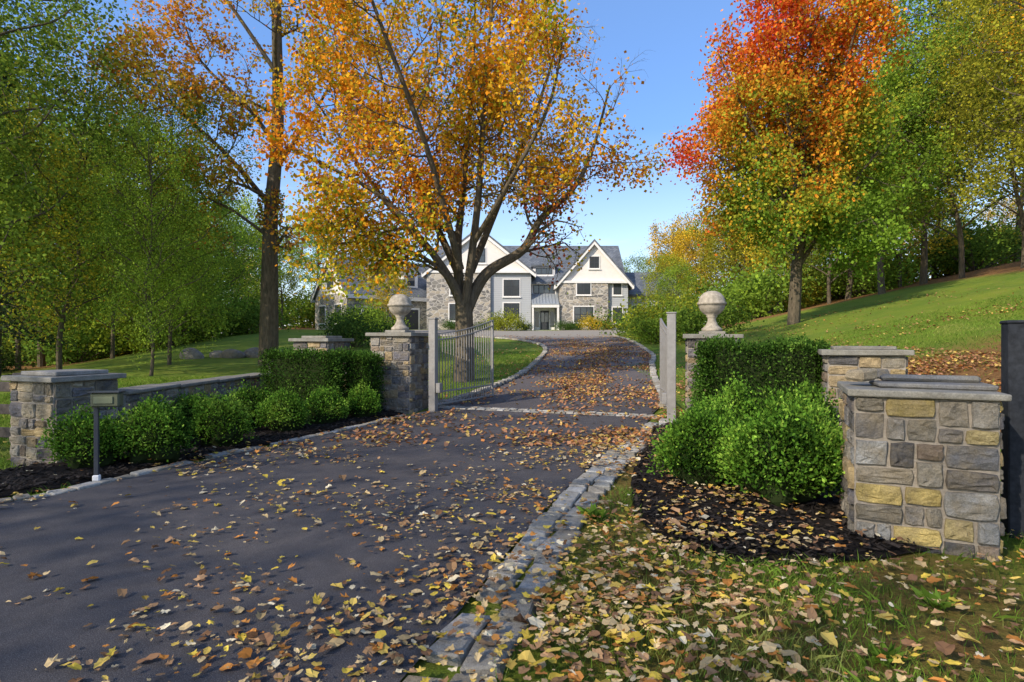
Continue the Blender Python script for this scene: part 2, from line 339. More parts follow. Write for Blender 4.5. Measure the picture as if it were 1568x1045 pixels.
bb,zt=pillar('stone_pillar',5.3,8.95,math.radians(-22),.98,1.44,.08,.06); bevbox(bb,(5.3,8.95,zt+.025),(.8,.8,.05),math.radians(-22),.01,2,(.22,.21,.19)); finish(bb,'stone_pillar')
rn=math.radians(-25); bb,zt=pillar('stone_pillar',3.44,5.05,rn,.95,1.2,.055,.025,pal=PAL+[(.50,.39,.15),(.30,.30,.29),(.24,.22,.18),(.5,.41,.2)],stone=1.2)
bevbox(bb,(3.52,4.95,zt+.024),(.82,.4,.045),rn+.05,.012,2,(.2,.2,.2),.008)
bevbox(bb,(3.56,5.02,zt+.075),(.7,.12,.05),rn+.02,.02,2,(.16,.165,.17),.008)
bevbox(bb,(3.06,5.16,zt+.1),(.2,.2,.1),.3,.025,1,(.46,.38,.26),.02); finish(bb,'stone_pillar')
def wall(name,p0,p1,th,top0,top1):
    p0=np.array(p0,float);p1=np.array(p1,float); d=p1-p0; L=np.linalg.norm(d); t=d/L; b=Buf(); nseg=max(1,int(L/1.4)); rz=math.atan2(t[1],t[0])
    for i in range(nseg):
        a_=i/nseg; c_=(i+1)/nseg; q0=p0+d*a_; q1=p0+d*c_; l=L/nseg; mid=(q0+q1)/2; zt=top0+(top1-top0)*(a_+c_)/2; zb=min(h1(*q0),h1(*q1))-.15
        bevbox(b,(mid[0],mid[1],(zt+zb)/2),(l,th,zt-zb),rz,0,0,(.34,.31,.26))
        for s_ in (1,-1):
            U=(t[0]*s_,t[1]*s_,0); Nn=(t[1]*s_,-t[0]*s_,0); O=mid-np.array(U[:2])*l/2+np.array(Nn[:2])*th/2
            stoneface(b,(O[0],O[1],zb),U,Nn,l,zt-zb)
        bevbox(b,(mid[0],mid[1],zt+.03),(l-.006,th+.14,.055),rz,.012,2,(.22,.21,.19))
    finish(b,name)
wall('stone_wall',(-5.75,8.45),(-6.0,14.2),.36,.88,.82)
wall('stone_wall',(-6.0,14.5),(-5.3,14.75),.36,1.0,1.2)
wall('stone_wall',(-4.2,14.5),(-3.05,13.75),.36,1.22,1.22)
wall('stone_wall',(4.55,11.6),(5.05,9.55),.34,1.0,1.05)

# ---------------------------------------------------------------- gates
def gate(name,hx,hy,ex,ey,zb,z0,z1):
    b=Buf(); d=np.array([ex-hx,ey-hy]); L=np.linalg.norm(d); t=d/L; rz=math.atan2(t[1],t[0])
    def P(s): return hx+t[0]*s, hy+t[1]*s
    for s_ in (.06,L-.03):
        x,y=P(s_); zt=z0 if s_<1 else z1; bevbox(b,(x,y,(zb+zt)/2),(.05,.05,zt-zb),rz,.004)
    def top(s): u=s/L; return z0+(z1-z0)*(u**1.6)
    nn=14
    for lev in (0,-.14):
        for i in range(nn):
            s0=.06+(L-.09)*i/nn; s1=.06+(L-.09)*(i+1)/nn; x,y=P((s0+s1)/2); dz=top(s1)-top(s0); l=math.hypot(s1-s0,dz)
            Mx=Matrix.Translation((x,y,(top(s0)+top(s1))/2+lev))@Matrix.Rotation(rz,4,'Z')@Matrix.Rotation(-math.atan2(dz,s1-s0),4,'Y')
            bevbox(b,(0,0,0),(l+.004,.034,.026),0,.003,M=Mx)
    for z in (zb+.02,zb+.3):
        x,y=P(L/2); bevbox(b,(x,y,z),(L-.12,.034,.036),rz,.003)
    s_=.16
    while s_<L-.1:
        x,y=P(s_); zt=top(s_)-.02; bevbox(b,(x,y,(zb+.04+zt)/2),(.016,.016,zt-zb-.04),rz,0); s_+=.115
    return b
b=gate('g',-1.72,13.2,-.5,15.5,.2,1.82,2.2); 
zg=h1(-1.75,13.1); bevbox(b,(-1.76,13.12,zg+1.03),(.16,.16,2.1),R17,.008,0); bevbox(b,(-1.76,13.12,zg+2.09),(.19,.19,.03),R17,.008,0)
bevbox(b,(-1.62,13.05,zg+.55),(.1,.14,.22),R17,.01,0); b.build('driveway_gate',[M_metal])
b=gate('g',3.22,11.75,3.62,14.3,.2,1.82,2.2)
zg=h1(3.15,11.6); bevbox(b,(3.15,11.6,zg+1.08),(.17,.17,2.2),R17,.008,0); bevbox(b,(3.15,11.6,zg+2.19),(.2,.2,.03),R17,.008,0); bevbox(b,(3.02,11.62,zg+.5),(.1,.14,.22),R17,.01,0); b.build('driveway_gate',[M_metal])
b=Buf(); bevbox(b,(3.1,11.55,.04),(.4,.4,.12),R17,.02,0,(.45,.43,.4)); b.build('gate_post_footing',[M_granite])

# keypad post
b=Buf(); kx,ky=-4.75,6.72
bevbox(b,(kx,ky,.52),(.045,.045,1.0),.3,.004,0); bevbox(b,(kx,ky,.07),(.07,.07,.1),.3,.01,2)
bevbox(b,(kx+.12,ky,.98),(.3,.12,.16),.15,.015,1); bevbox(b,(kx+.12,ky-.065,.98),(.2,.012,.08),.15,.003,3); bevbox(b,(kx+.12,ky,1.07),(.33,.16,.018),.15,.005,0)
b.build('gate_keypad_post',[M_frame,M_olive,M_trim,M_label])
b=Buf(); 
for i in range(6):
    x=-6.95-i*2.1; y=8.3+i*.5; bevbox(b,(x,y,.55),(.13,.13,1.3),.2,.01)
    if i<5:
        for z in (.35,.68,1.0): bevbox(b,(x-1.05,y+.25,z),(2.16,.05,.14),math.atan2(.5,-2.1),.006)
b.build('wooden_fence',[M_wood])
b=Buf(); bevbox(b,(4.3,4.98,.85),(.2,.2,1.9),rn,.01); bevbox(b,(4.3,4.98,1.81),(.22,.22,.03),rn,.01)
for z in (.3,.9,1.5): bevbox(b,(5.4,4.5,z),(2.2,.05,.16),math.atan2(-.48,1.1)*.9,.006)
bevbox(b,(6.4,4.0,.85),(.2,.2,1.9),rn,.01); b.build('timber_fence',[M_black])

# ---------------------------------------------------------------- boulders
def boulder(x,y,r,name='boulder'):
    bm=bmesh.new(); bmesh.ops.create_icosphere(bm,subdivisions=3,radius=1); sd=random.random()*10
    V=np.array([tuple(v.co) for v in bm.verts]); F=[[v.index for v in f.verts] for f in bm.faces]; bm.free()
    V=V*(1+.22*fn(V,1.4,sd))[:,None]; V=V*np.array([r,r*.8,r*.6]); V+=np.array([x,y,h1(x,y)+r*.2]); b=Buf(); g=random.uniform(.22,.36); b.add(V,F,0,(g,g*.95,g*.87)); return b.build(name,[M_stone],False)
for (x,y,r) in [(-12.8,27,.5),(-12,27.5,.6),(-11,27.8,.45),(-13.6,27.2,.4),(-14.5,26.5,.5),(7.6,17.5,.4),(8.2,17.8,.5),(8.8,18,.35),(9.4,18.4,.45),(7,17.2,.3)]: boulder(x,y,r)

# ---------------------------------------------------------------- foliage
def leaves(buf,P,size,cols,mat=0,up=0.0,asp=.36,out=None):
    K=len(P); n=rng.normal(size=(K,3)); 
    if out is not None: n=n*.7+out
    u=n/np.linalg.norm(n,axis=1)[:,None]; w=rng.normal(size=(K,3)); w-= (w*u).sum(1)[:,None]*u; w/=np.linalg.norm(w,axis=1)[:,None]
    s=(size*rng.uniform(.6,1.3,K))[:,None]
    V=np.stack([P,P+u*s*.5+w*s*asp,P+u*s,P+u*s*.5-w*s*asp],1).reshape(-1,3); buf.add(V,np.arange(K*4).reshape(K,4),mat,cols)
def pick(K,pal,wts,P=None,s=.5,seed=0,jit=.25,clump=.6):
    pal=np.array(pal,float); w=np.cumsum(wts)/np.sum(wts)
    r=rng.random(K)
    if P is not None:
        f=fn(P,s,seed); f=np.clip(.5+.42*f,0,.999); r=np.where(rng.random(K)<clump,f,r)
    i=np.minimum(np.searchsorted(w,r),len(pal)-1); return pal[i]*(1+rng.normal(0,jit,(K,1)).clip(-.5,.6))
SG=[(.035,.085,.014),(.09,.20,.022),(.16,.31,.035),(.28,.44,.06)]
def shrub(name,x,y,r,h,n=7000,size=.04,pal=SG,lump=.2,dens=1):
    b=Buf(); z0=h1(x,y); K=n; d=rng.normal(size=(K,3)); d/=np.linalg.norm(d,axis=1)[:,None]; d[:,2]=np.abs(d[:,2])*1.0-.25*(rng.random(K)<.3)
    sd=random.random()*5; m=1+lump*fn(d*2.2,1.5,sd)+.1*fn(d*9,1,sd); q=rng.uniform(.66,1.04,K); q=np.where(rng.random(K)<.12,q*1.16,q)
    P=d*(m*q)[:,None]*np.array([r,r,h*.62])+np.array([x,y,z0+h*.38]); P[:,2]=np.maximum(P[:,2],z0+.02)
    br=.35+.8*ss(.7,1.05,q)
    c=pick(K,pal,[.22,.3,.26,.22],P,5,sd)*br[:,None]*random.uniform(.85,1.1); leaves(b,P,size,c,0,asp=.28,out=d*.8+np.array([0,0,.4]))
    bm=bmesh.new(); bmesh.ops.create_icosphere(bm,subdivisions=3,radius=1); V=np.array([tuple(v.co) for v in bm.verts]); F=[[v.index for v in f.verts] for f in bm.faces]; bm.free()
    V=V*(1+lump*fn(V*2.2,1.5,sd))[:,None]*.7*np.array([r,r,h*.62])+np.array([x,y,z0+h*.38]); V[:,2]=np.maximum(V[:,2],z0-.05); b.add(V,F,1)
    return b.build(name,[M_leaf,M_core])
def hedge(name,x,y,rz,L,W,h,n=26000,size=.045,pal=None):
    b=Buf(); z0=h1(x,y); pal=pal or [(.03,.07,.012),(.055,.125,.018),(.09,.185,.028),(.15,.26,.04)]
    K=n; U=rng.uniform(-1,1,(K,3)); f=rng.integers(0,5,K); ax=np.array([0,0,1,1,2])[f]; sg=np.array([1,-1,1,-1,1])[f]; q=rng.uniform(.78,1.04,K)
    U[np.arange(K),ax]=sg*q; nrm=np.zeros((K,3)); nrm[np.arange(K),ax]=sg
    P=U*np.array([L/2,W/2,h/2]); P+=nrm*(.08*fn(P*3,1.2,x))[:,None]+nrm*(.04*fn(P*12,1,y))[:,None]
    P+=rng.normal(0,.035,P.shape)
    ca,sa=math.cos(rz),math.sin(rz); R=np.array([[ca,sa,0],[-sa,ca,0],[0,0,1]]); P=P@R+np.array([x,y,z0+h/2]); nr=nrm@R
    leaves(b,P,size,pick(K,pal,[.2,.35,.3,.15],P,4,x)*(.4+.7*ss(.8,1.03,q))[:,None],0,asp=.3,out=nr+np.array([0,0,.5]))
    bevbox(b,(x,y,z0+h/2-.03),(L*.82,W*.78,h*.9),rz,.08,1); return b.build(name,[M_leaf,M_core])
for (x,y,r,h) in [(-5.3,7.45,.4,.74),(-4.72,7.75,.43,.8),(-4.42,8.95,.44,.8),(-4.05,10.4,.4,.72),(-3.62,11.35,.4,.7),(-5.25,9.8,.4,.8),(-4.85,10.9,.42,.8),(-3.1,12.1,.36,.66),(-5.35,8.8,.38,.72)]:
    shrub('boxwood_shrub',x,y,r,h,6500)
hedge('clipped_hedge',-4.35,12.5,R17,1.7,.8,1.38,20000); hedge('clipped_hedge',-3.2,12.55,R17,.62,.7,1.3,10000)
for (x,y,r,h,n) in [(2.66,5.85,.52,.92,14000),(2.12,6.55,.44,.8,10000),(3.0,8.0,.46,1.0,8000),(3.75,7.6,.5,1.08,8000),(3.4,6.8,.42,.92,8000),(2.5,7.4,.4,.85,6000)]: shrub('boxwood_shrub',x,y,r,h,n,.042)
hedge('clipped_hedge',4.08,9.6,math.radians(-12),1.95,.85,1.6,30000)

# trees
def tube(buf,pts,rad,sides=6,mat=0):
    pts=np.array([tuple(p) for p in pts]); n=len(pts); T=np.gradient(pts,axis=0); T/=np.linalg.norm(T,axis=1)[:,None]+1e-9
    a_=np.array([0,0,1.]) if abs(T[0][2])<.8 else np.array([1.,0,0]); S=np.cross(T,a_); S/=np.linalg.norm(S,axis=1)[:,None]+1e-9; B=np.cross(T,S)
    th=np.linspace(0,2*np.pi,sides,endpoint=False); rad=np.asarray(rad)[:,None,None]
    V=pts[:,None,:]+rad*(np.cos(th)[None,:,None]*S[:,None,:]+np.sin(th)[None,:,None]*B[:,None,:])
    i=np.arange(n-1)[:,None]*sides; j=np.arange(sides)[None,:]; k=(j+1)%sides
    F=np.stack([i+j,i+k,i+sides+k,i+sides+j],-1).reshape(-1,4); buf.add(V.reshape(-1,3),F,mat)
def rv(): return Vector((random.gauss(0,1),random.gauss(0,1),random.gauss(0,1))).normalized()
def branch(buf,tw,p,d,L,r,lev,maxlev,kids,up=.12,wob=.28,drawmax=9):
    n=5 if lev==1 else 3; pts=[p.copy()]; d=d.copy()
    for i in range(n): d=(d+rv()*wob+Vector((0,0,up))).normalized(); p=p+d*(L/n); pts.append(p.copy())
    if lev<=drawmax: tube(buf,pts,np.linspace(r,r*.35,n+1),5 if lev==1 else (4 if lev==2 else 3),1)
    if lev>=maxlev: tw.append(pts[-1]); tw.append(pts[len(pts)//2]); return
    k=kids[lev-1]
    for j in range(k):
        t=.2+.8*(j+random.random())/k; t=min(t,.999)*n; i=int(t); q=pts[i].lerp(pts[i+1],t-i); tg=(pts[i+1]-pts[i]).normalized()
        pr=rv(); pr=(pr-tg*pr.dot(tg)).normalized(); nd=(tg*.75+pr*random.uniform(.6,1.1)).normalized()
        branch(buf,tw,q,nd,L*random.uniform(.38,.58),r*.5,lev+1,maxlev,kids,up,wob,drawmax)
def limbtree(buf,tw,limbs,kids,sideL,maxlev=3,up=.12,drawmax=9,start=.25,nside=14):
    for (pts,r0,r1,ns) in limbs:
        P=[Vector(p) for p in pts]; S=smooth3(P,6); R=np.linspace(0,1,len(S)); rad=r0+(r1-r0)*R**.8
        tube(buf,S,rad,9,1)
        if ns==0: continue
        for j in range(ns):
            t=start+(1-start)*(j+random.random())/ns; t=min(t,.995)*(len(S)-1); i=int(t); q=S[i].lerp(S[i+1],t-i); tg=(S[i+1]-S[i]).normalized()
            pr=rv(); pr=(pr-tg*pr.dot(tg)).normalized(); nd=(tg*.45+pr).normalized(); f=1-.45*(t/(len(S)-1))
            branch(buf,tw,q,nd,sideL*f*random.uniform(.7,1.25),max(.014,rad[i]*.38),1,maxlev,kids,up,.28,drawmax)
        tw.append(S[-1])
def smooth3(P,k):
    P=[P[0]]+P+[P[-1]]; out=[]
    for i in range(len(P)-3):
        a,b_,c,d=P[i:i+4]
        for q in range(k):
            t=q/k; out.append(.5*((2*b_)+(c-a)*t+(2*a-5*b_+4*c-d)*t*t+(3*b_-a-3*c+d)*t**3))
    out.append(P[-2].copy()); return out
def addleaves(buf,tw,per,spread,size,colf,keep=None):
    T=np.array([tuple(p) for p in tw]); 
    if keep is not None: T=T[rng.random(len(T))<keep(T)]
    P=np.repeat(T,per,axis=0)+rng.normal(0,spread,(len(T)*per,3)); leaves(buf,P,size,colf(P),0,asp=.42); return len(P)

def hero_maple():
    b=Buf(); tw=[]
    L=[([(0,0,-.2),(.02,0,1),(.0,0,1.9),(0,0,2.6)],.36,.27,0),
       ([(0,0,2.3),(-.45,-.3,3.3),(-1.3,-.6,4.5),(-2.7,-1,5.9),(-5.2,-1.5,7.1)],.2,.03,18),
       ([(.05,0,2.3),(.7,.2,3.5),(1.9,.3,4.3),(2.5,.2,5.3),(3.5,0,6.2),(4.2,.3,7.6),(4.8,.5,9.8)],.23,.03,18),
       ([(-.1,.1,2.3),(-.25,.4,4.3),(-.1,.5,6),(.2,.3,9.2),(.4,0,13)],.2,.03,20),
       ([(.05,-.1,2.5),(.5,-.4,6),(.7,-.8,9),(1.1,-1,13.5)],.16,.03,18),
       ([(-.15,.3,3.4),(-1.6,1.5,6.5),(-2.8,2.2,9.5),(-3.6,2.5,12.5)],.15,.03,18),
       ([(.2,.3,3.6),(1.5,1.8,7.2),(2.6,2.5,10.2),(3.4,3,13)],.14,.03,14),
       ([(-.1,-.2,3.6),(-.9,-1.8,6.8),(-1.9,-2.8,9.6),(-2.8,-3.2,12)],.13,.03,16),
       ([(-1.0,-.5,4.1),(-2.4,.4,5.6),(-4.0,.9,7.8),(-5.6,1,10.2)],.1,.025,16),
       ([(.3,-.2,4.4),(1.5,-1.8,6.0),(2.6,-2.4,8),(3.0,-2.6,10)],.1,.025,12),
       ([(-.4,-.3,3.2),(-1.2,-.9,3.9),(-2.6,-1.3,4.3),(-3.8,-1.4,4.2)],.08,.02,12)]
    limbtree(b,tw,L,[6,4],2.5,3,.06,9,.3)
    def colf(P):
        K=len(P); c=pick(K,[(.30,.36,.03),(.58,.44,.03),(.78,.44,.03),(.80,.32,.025),(.66,.21,.02),(.38,.12,.03)],[.11,.19,.28,.25,.12,.05],P*np.array([1,1,.8]),.7,1,.22,.5)
        low=ss(7,3.5,P[:,2])[:,None]; g=pick(K,[(.24,.33,.035),(.46,.46,.035),(.66,.50,.04)],[1,1,1]); c=np.where(rng.random((K,1))<low*.6,g,c)
        red=((P[:,0]>.4)&(P[:,0]<3.4)&(P[:,2]>3.2)&(P[:,2]<5.6))[:,None]; r_=pick(K,[(.30,.06,.03),(.2,.05,.03),(.45,.14,.03)],[1,1,.7]); return np.where(red&(rng.random((K,1))<.8),r_,c)
    def keep(T):
        k=np.clip(1-.85*ss(1.8,4.0,T[:,0])*ss(7.2,9.5,T[:,2]),.1,1)*.76
        k*=1-.5*ss(.8,1.8,T[:,0])*ss(6.6,5.6,T[:,2]); return k
    nl=addleaves(b,tw,10,.2,.12,colf,keep); o=b.build('maple_tree',[M_leaf,M_bark]); o.location=(-1.55,19,h1(-1.55,19)); print('maple leaves',nl,len(tw))
hero_maple()
def tall_left():
    b=Buf(); tw=[]
    L=[([(0,0,-.2),(.05,0,3),(.1,0,6),(.35,.1,10),(.3,.1,15),(.5,.1,20)],.42,.14,6),
       ([(.1,0,6.5),(-1.5,-.5,8.5),(-3.6,-1,10.5),(-5,-1,12)],.12,.03,14),
       ([(.3,0,9),(-1.3,.8,11),(-3.2,1,12.8),(-4,1,14.5)],.11,.03,14),
       ([(.3,0,8),(1.6,-.4,9.6),(2.8,-1,11),(3.5,-1,13)],.1,.03,10),
       ([(.1,0,5.2),(-1.2,-.3,6.2),(-2.6,-.5,7.0),(-3.8,-.5,8.4)],.08,.02,9),
       ([(.35,0,11),(.9,-1.5,13),(1.6,-2,15),(2,-2,17)],.1,.03,10),
       ([(.3,0,12),(-1,-.5,14),(-2.4,-1,16),(-3,-1,18)],.1,.03,8)]
    limbtree(b,tw,L,[5,4],2.3,3,.05,9,.3)
    def colf(P): return pick(len(P),[(.34,.36,.05),(.62,.43,.045),(.72,.33,.04),(.60,.20,.045),(.40,.14,.06)],[.2,.26,.28,.16,.1],P,.4,2)
    addleaves(b,tw,9,.2,.14,colf,lambda T:.8*(1-.45*ss(12,16,T[:,2])))
    K=2600; z=rng.uniform(2.2,8.5,K); th=rng.uniform(0,6.28,K); rr=.36+rng.gamma(1.5,.06,K); P=np.stack([.1+rr*np.cos(th),rr*np.sin(th),z],1); P=P[(fn(P,1.2)>-.1)]
    leaves(b,P,.14,pick(len(P),[(.4,.15,.04),(.6,.42,.04),(.22,.3,.04)],[.4,.4,.2]))
    o=b.build('oak_tree',[M_leaf,M_bark]); o.location=(-9.95,24,h1(-9.95,24))
tall_left()
def red_maple():
    b=Buf(); tw=[]
    L=[([(0,0,-.2),(.1,0,1.6),(.2,0,3.2),(.5,0,5)],.33,.25,0)]
    for i in range(13):
        a_=i*2.4+.3; up_=random.uniform(5,13.5); R_=random.uniform(3.0,4.6)*(1 if up_<11 else .7); z0=3+ (i%5)*.6
        x,y=math.cos(a_),math.sin(a_); L.append(([(.3,0,z0),(x*R_*.35+.4,y*R_*.35,z0+up_*.4),(x*R_*.75+.4,y*R_*.75,z0+up_*.78),(x*R_+.4,y*R_,z0+up_)],.13,.03,12))
    for (ax_,ay_,zz,z2) in [(-3.2,-.8,3.6,5.8),(3.6,-.6,3.8,6.2),(2.6,-2.4,3.6,5.0),(-1.8,-2.6,3.8,6.2)]: L.append(([(.2,0,zz),(ax_*.4,ay_*.4,zz+(z2-zz)*.5),(ax_,ay_,z2)],.08,.02,11))
    L.append(([(.5,0,4.6),(.6,.2,8),(.4,0,12),(.6,0,17)],.22,.03,20)); L.append(([(.4,0,4),(-1.6,-.5,6.6),(-3.6,-.8,8),(-5.0,-.8,9)],.13,.03,14))
    L.append(([(.4,0,4),(-1.2,-.9,7.6),(-3,-1.2,10.5),(-4.2,-1,13.5)],.13,.03,14))
    limbtree(b,tw,L,[5,4],2.5,3,.03,2,.25)
    def colf(P):
        K=len(P); f=P[:,2]*.085-P[:,0]*.13+.5*fn(P,.5,3)+rng.normal(0,.3,K)
        pal=np.array([(.19,.31,.035),(.40,.40,.04),(.66,.36,.035),(.76,.26,.03),(.72,.13,.03),(.56,.055,.03)])
        i=np.clip(((f-.17)*2.75).astype(int),0,5); return pal[i]*(1+rng.normal(0,.22,(K,1)).clip(-.5,.5))
    n=addleaves(b,tw,12,.28,.165,colf,lambda T:.72+0*T[:,0]); print('red',n)
    o=b.build('red_maple_tree',[M_leaf,M_bark]); o.location=(14.6,30.5,h1(14.6,30.5))
red_maple()

G1=[(.5,.5,.5),(.8,.8,.8),(1.1,1.05,.9),(1.5,1.35,1.0)]
def proto_decid(name,Ht,cr,base,nl,size,seed,lean=0,nlimb=22,sideL=2.6,spr=.55,tr=.016):
    random.seed(seed); b=Buf(); tw=[]
    L=[([(0,0,-.4),(.15+.3*random.uniform(-1,1),0,Ht*.15),(.4*random.uniform(-1,1)+lean*.3,.3,Ht*.35),(lean*.5,.1,Ht*.6),(lean,0,Ht*.97)],tr*Ht+.01,.04,8)]
    for i in range(nlimb):
        t=(i+.5)/nlimb; z0=Ht*(base+(.9-base)*t); a_=i*2.399+seed; R_=cr*(.55+.45*math.sin(math.pi*(.15+.8*t)))*random.uniform(.6,1.2); x,y=math.cos(a_),math.sin(a_); cx=lean*z0/Ht
        L.append(([(cx,0,z0),(cx+x*R_*.4,y*R_*.4,z0+R_*.3),(cx+x*R_*.8,y*R_*.8,z0+R_*.5),(cx+x*R_,y*R_,z0+R_*.75)],.06,.02,6))
    limbtree(b,tw,L,[4,3],sideL,2,.02,1,.25)
    per=max(1,int(nl/len(tw))); addleaves(b,tw,per,spr,size,lambda P:pick(len(P),G1,[.25,.3,.28,.17],P,.5,seed,.2,.5))
    o=b.build(name,[M_leafo,M_bark]); return o
protos=[]
protos.append(proto_decid('p0',17,4.2,.2,15000,.22,1,spr=.36)); protos.append(proto_decid('p1',20,4.6,.3,16000,.23,2,1.0,spr=.36)); protos.append(proto_decid('p2',13,3.8,.1,15000,.18,3,-.6,20,spr=.35,tr=.011)); protos.append(proto_decid('p3',22,3.6,.42,12000,.21,4,.8,20,2.2,spr=.36,tr=.012))
def proto_conifer(Ht=20):
    b=Buf(); tube(b,[(0,0,-.3),(0,0,Ht*.5),(0,0,Ht)],[.3,.18,.03],7,1); P=[]
    for i in range(40):
        z=Ht*(.14+.85*i/40); R_=(1-i/40)**.8*4.2+.3; 
        for j in range(6):
            a_=random.random()*6.28; rr=R_*random.uniform(.7,1.1); d=np.array([math.cos(a_),math.sin(a_),0]); e=np.array([0,0,z])+d*rr+np.array([0,0,-rr*.25]); tube(b,[(0,0,z),tuple((e+np.array([0,0,z+.3]))/2),tuple(e)],[.04,.025,.008],3,1)
            k=80; t=rng.uniform(.15,1,k)[:,None]; q=np.array([0,0,z])*(1-t)+e*t+rng.normal(0,1,(k,3))*np.array([.22,.22,.12]); P.append(q)
    P=np.concatenate(P); leaves(b,P,.26,pick(len(P),G1,[.4,.3,.2,.1],P,.6,5),0,asp=.16); return b.build('p4',[M_leafo,M_bark])
protos.append(proto_conifer())
def proto_bush():
    b=Buf(); K=3600; c=rng.normal(0,1,(14,3))*np.array([1.1,1.1,.5]); c[:,2]=np.abs(c[:,2])+.7; P=c[rng.integers(0,14,K)]+rng.normal(0,.42,(K,3)); P[:,2]=np.abs(P[:,2])
    leaves(b,P,.15,pick(K,G1,[.3,.3,.25,.15],P,1,6)); 
    for i in range(14): tube(b,[(0,0,-.1),tuple(c[i]*.5),tuple(c[i])],[.04,.03,.01],4,1)
    return b.build('p5',[M_leafo,M_bark])
protos.append(proto_bush())
protos.append(proto_decid('p6',17,4.6,.12,32000,.13,8,.9,28,2.8,.32,.009))
protos.append(proto_decid('p7',19,4.6,.35,5200,.2,9,.5,22,2.8,.35,.012))
meshes=[p.data for p in protos]
for p in protos: bpy.data.objects.remove(p)
random.seed(5)
for m_,nm in zip(meshes,['tree_a','tree_b','tree_c','tree_d','conifer','bush','tree_fine','tree_sparse']): m_.name=nm
def inst(name,mi,x,y,s,col,parent=None,sz=None):
    o=bpy.data.objects.new(name,meshes[mi]); o.location=(x,y,h1(x,y)-.1); o.rotation_euler=(random.uniform(-.04,.04),random.uniform(-.04,.04),random.uniform(0,6.28)); o.scale=(s,s,(sz or s)); o.color=(*col,1); sc.collection.objects.link(o)
    if parent: o.parent=parent
    return o
GR=(.17,.28,.045); GD=(.09,.165,.04); GY=(.37,.42,.05); YE=(.66,.52,.055); OR=(.66,.32,.05); LG=(.26,.39,.055); CO=(.045,.085,.045); BR=(.36,.2,.08)
fl=empty('left_woodland'); fr=empty('right_woodland'); fb=empty('distant_tree_line')
def J(c): k=random.uniform(.8,1.25); return (c[0]*k*random.uniform(.85,1.2),c[1]*k,c[2]*k)
left=[(-.95,19,6,.95,GR),(-.77,25,6,.85,GY),(-1.05,21,6,.9,LG),(-.88,27,4,.8,CO),(-.80,37,0,.85,GR),(-.68,42,2,1.1,LG),(-.62,50,0,.8,LG),(-.53,55,2,1.0,LG),(-.95,38,0,.95,GY),(-.66,60,2,1.1,GD),(-.48,62,2,1.0,GY),(-.76,54,0,.95,GR),(-.57,70,0,.85,GR),(-.45,72,0,.8,GR),(-.88,60,0,1.0,YE),(-.39,80,0,.75,GY),(-.50,84,1,.8,GR),(-.62,80,1,.85,LG),(-.58,40,2,.75,GY),(-.74,46,2,1.0,YE),(-.84,32,2,1.1,GR),(-.68,33,6,.7,LG)]
for (r_,Y_,mi,s,c) in left: inst('forest_tree',mi,r_*Y_,Y_,s*random.uniform(.92,1.08),J(c),fl)
for i in range(26):
    Y_=random.uniform(38,72); r_=random.uniform(-1.0,-.45); inst('understory_bush',5,r_*Y_,Y_,random.uniform(1.0,2.0),J(random.choice([GR,GY,LG,GY,GR,BR])),fl)
for i in range(7):
    Y_=random.uniform(24,32); r_=random.uniform(-1.05,-.78); inst('understory_bush',5,r_*Y_,Y_,random.uniform(.7,1.1),J(random.choice([GR,LG,GD])),fl)
right=[(.63,42,0,1.0,LG),(.70,44,3,1.05,GR),(.765,39,6,1.1,LG),(.87,35,6,1.05,GY),(.935,34,3,1.0,YE),(.54,48,2,1.1,GR),(.48,54,0,.8,GY),(.44,60,2,1.0,YE),(.40,64,2,1.0,GY),(.36,70,0,.7,GY),(.32,74,2,.85,YE),(.28,78,0,.75,YE),(.60,58,1,1,GR),(.72,58,0,1.2,GR),(.86,54,3,1.1,GR),(.98,50,1,1.1,LG),(.42,80,1,.8,YE),(.57,50,1,.9,OR),(.96,27,6,1.1,GY),(.66,50,2,1.1,YE),(.50,72,1,.9,GR)]
for (r_,Y_,mi,s,c) in right: inst('forest_tree',mi,r_*Y_,Y_,s*random.uniform(.92,1.08),J(c),fr)
for i in range(30):
    Y_=random.uniform(50,80); r_=random.uniform(.34,1.0); inst('understory_bush',5,r_*Y_,Y_,random.uniform(1.0,2.2),J(random.choice([GR,GY,LG,YE,GR])),fr)
for i in range(22):
    x=-95+i*9+random.uniform(-3,3); y=random.uniform(92,108); inst('forest_tree',random.choice([0,1,2]),x,y,random.uniform(.48,.6) if -14<x<20 else random.uniform(.8,1.0),J(random.choice([GR,GY,LG,YE])),fb)
for i in range(20):
    x=-92+i*4.6+random.uniform(-1,1); inst('understory_bush',5,x,random.uniform(84,92),random.uniform(2.0,3.0),J(random.choice([GR,GY,LG,YE])),fb)
inst('young_tree',6,-14.0,24.0,.55,LG,None,.62); inst('young_tree',6,-12.6,20.5,.42,LG,None,.5)
inst('ornamental_shrub',5,-8.9,33,.9,GD); inst('ornamental_shrub',5,-9.8,40,1.0,LG); inst('ornamental_shrub',5,9.3,36,1.0,LG); inst('ornamental_shrub',5,10.6,40,1.4,GY); inst('ornamental_shrub',5,9.8,44,1.2,GR); inst('ornamental_shrub',5,11.2,34,1.1,GR)
inst('ornamental_tree',2,-10.5,50,.42,YE); inst('ornamental_shrub',5,-12.5,48,1.1,LG)
inst('ornamental_shrub',5,-.6,56.5,.9,GY); inst('ornamental_shrub',5,7.9,57,.7,YE); inst('ornamental_tree',2,14,52,.5,GY); inst('ornamental_tree',2,13,46,.4,LG)
for x in (-14,-12.4,-6,-4.5,-3,-1.8,1.0,5.2,6.3,9.6,11): inst('foundation_shrub',5,x,58.3,random.uniform(.35,.5),J(GD))
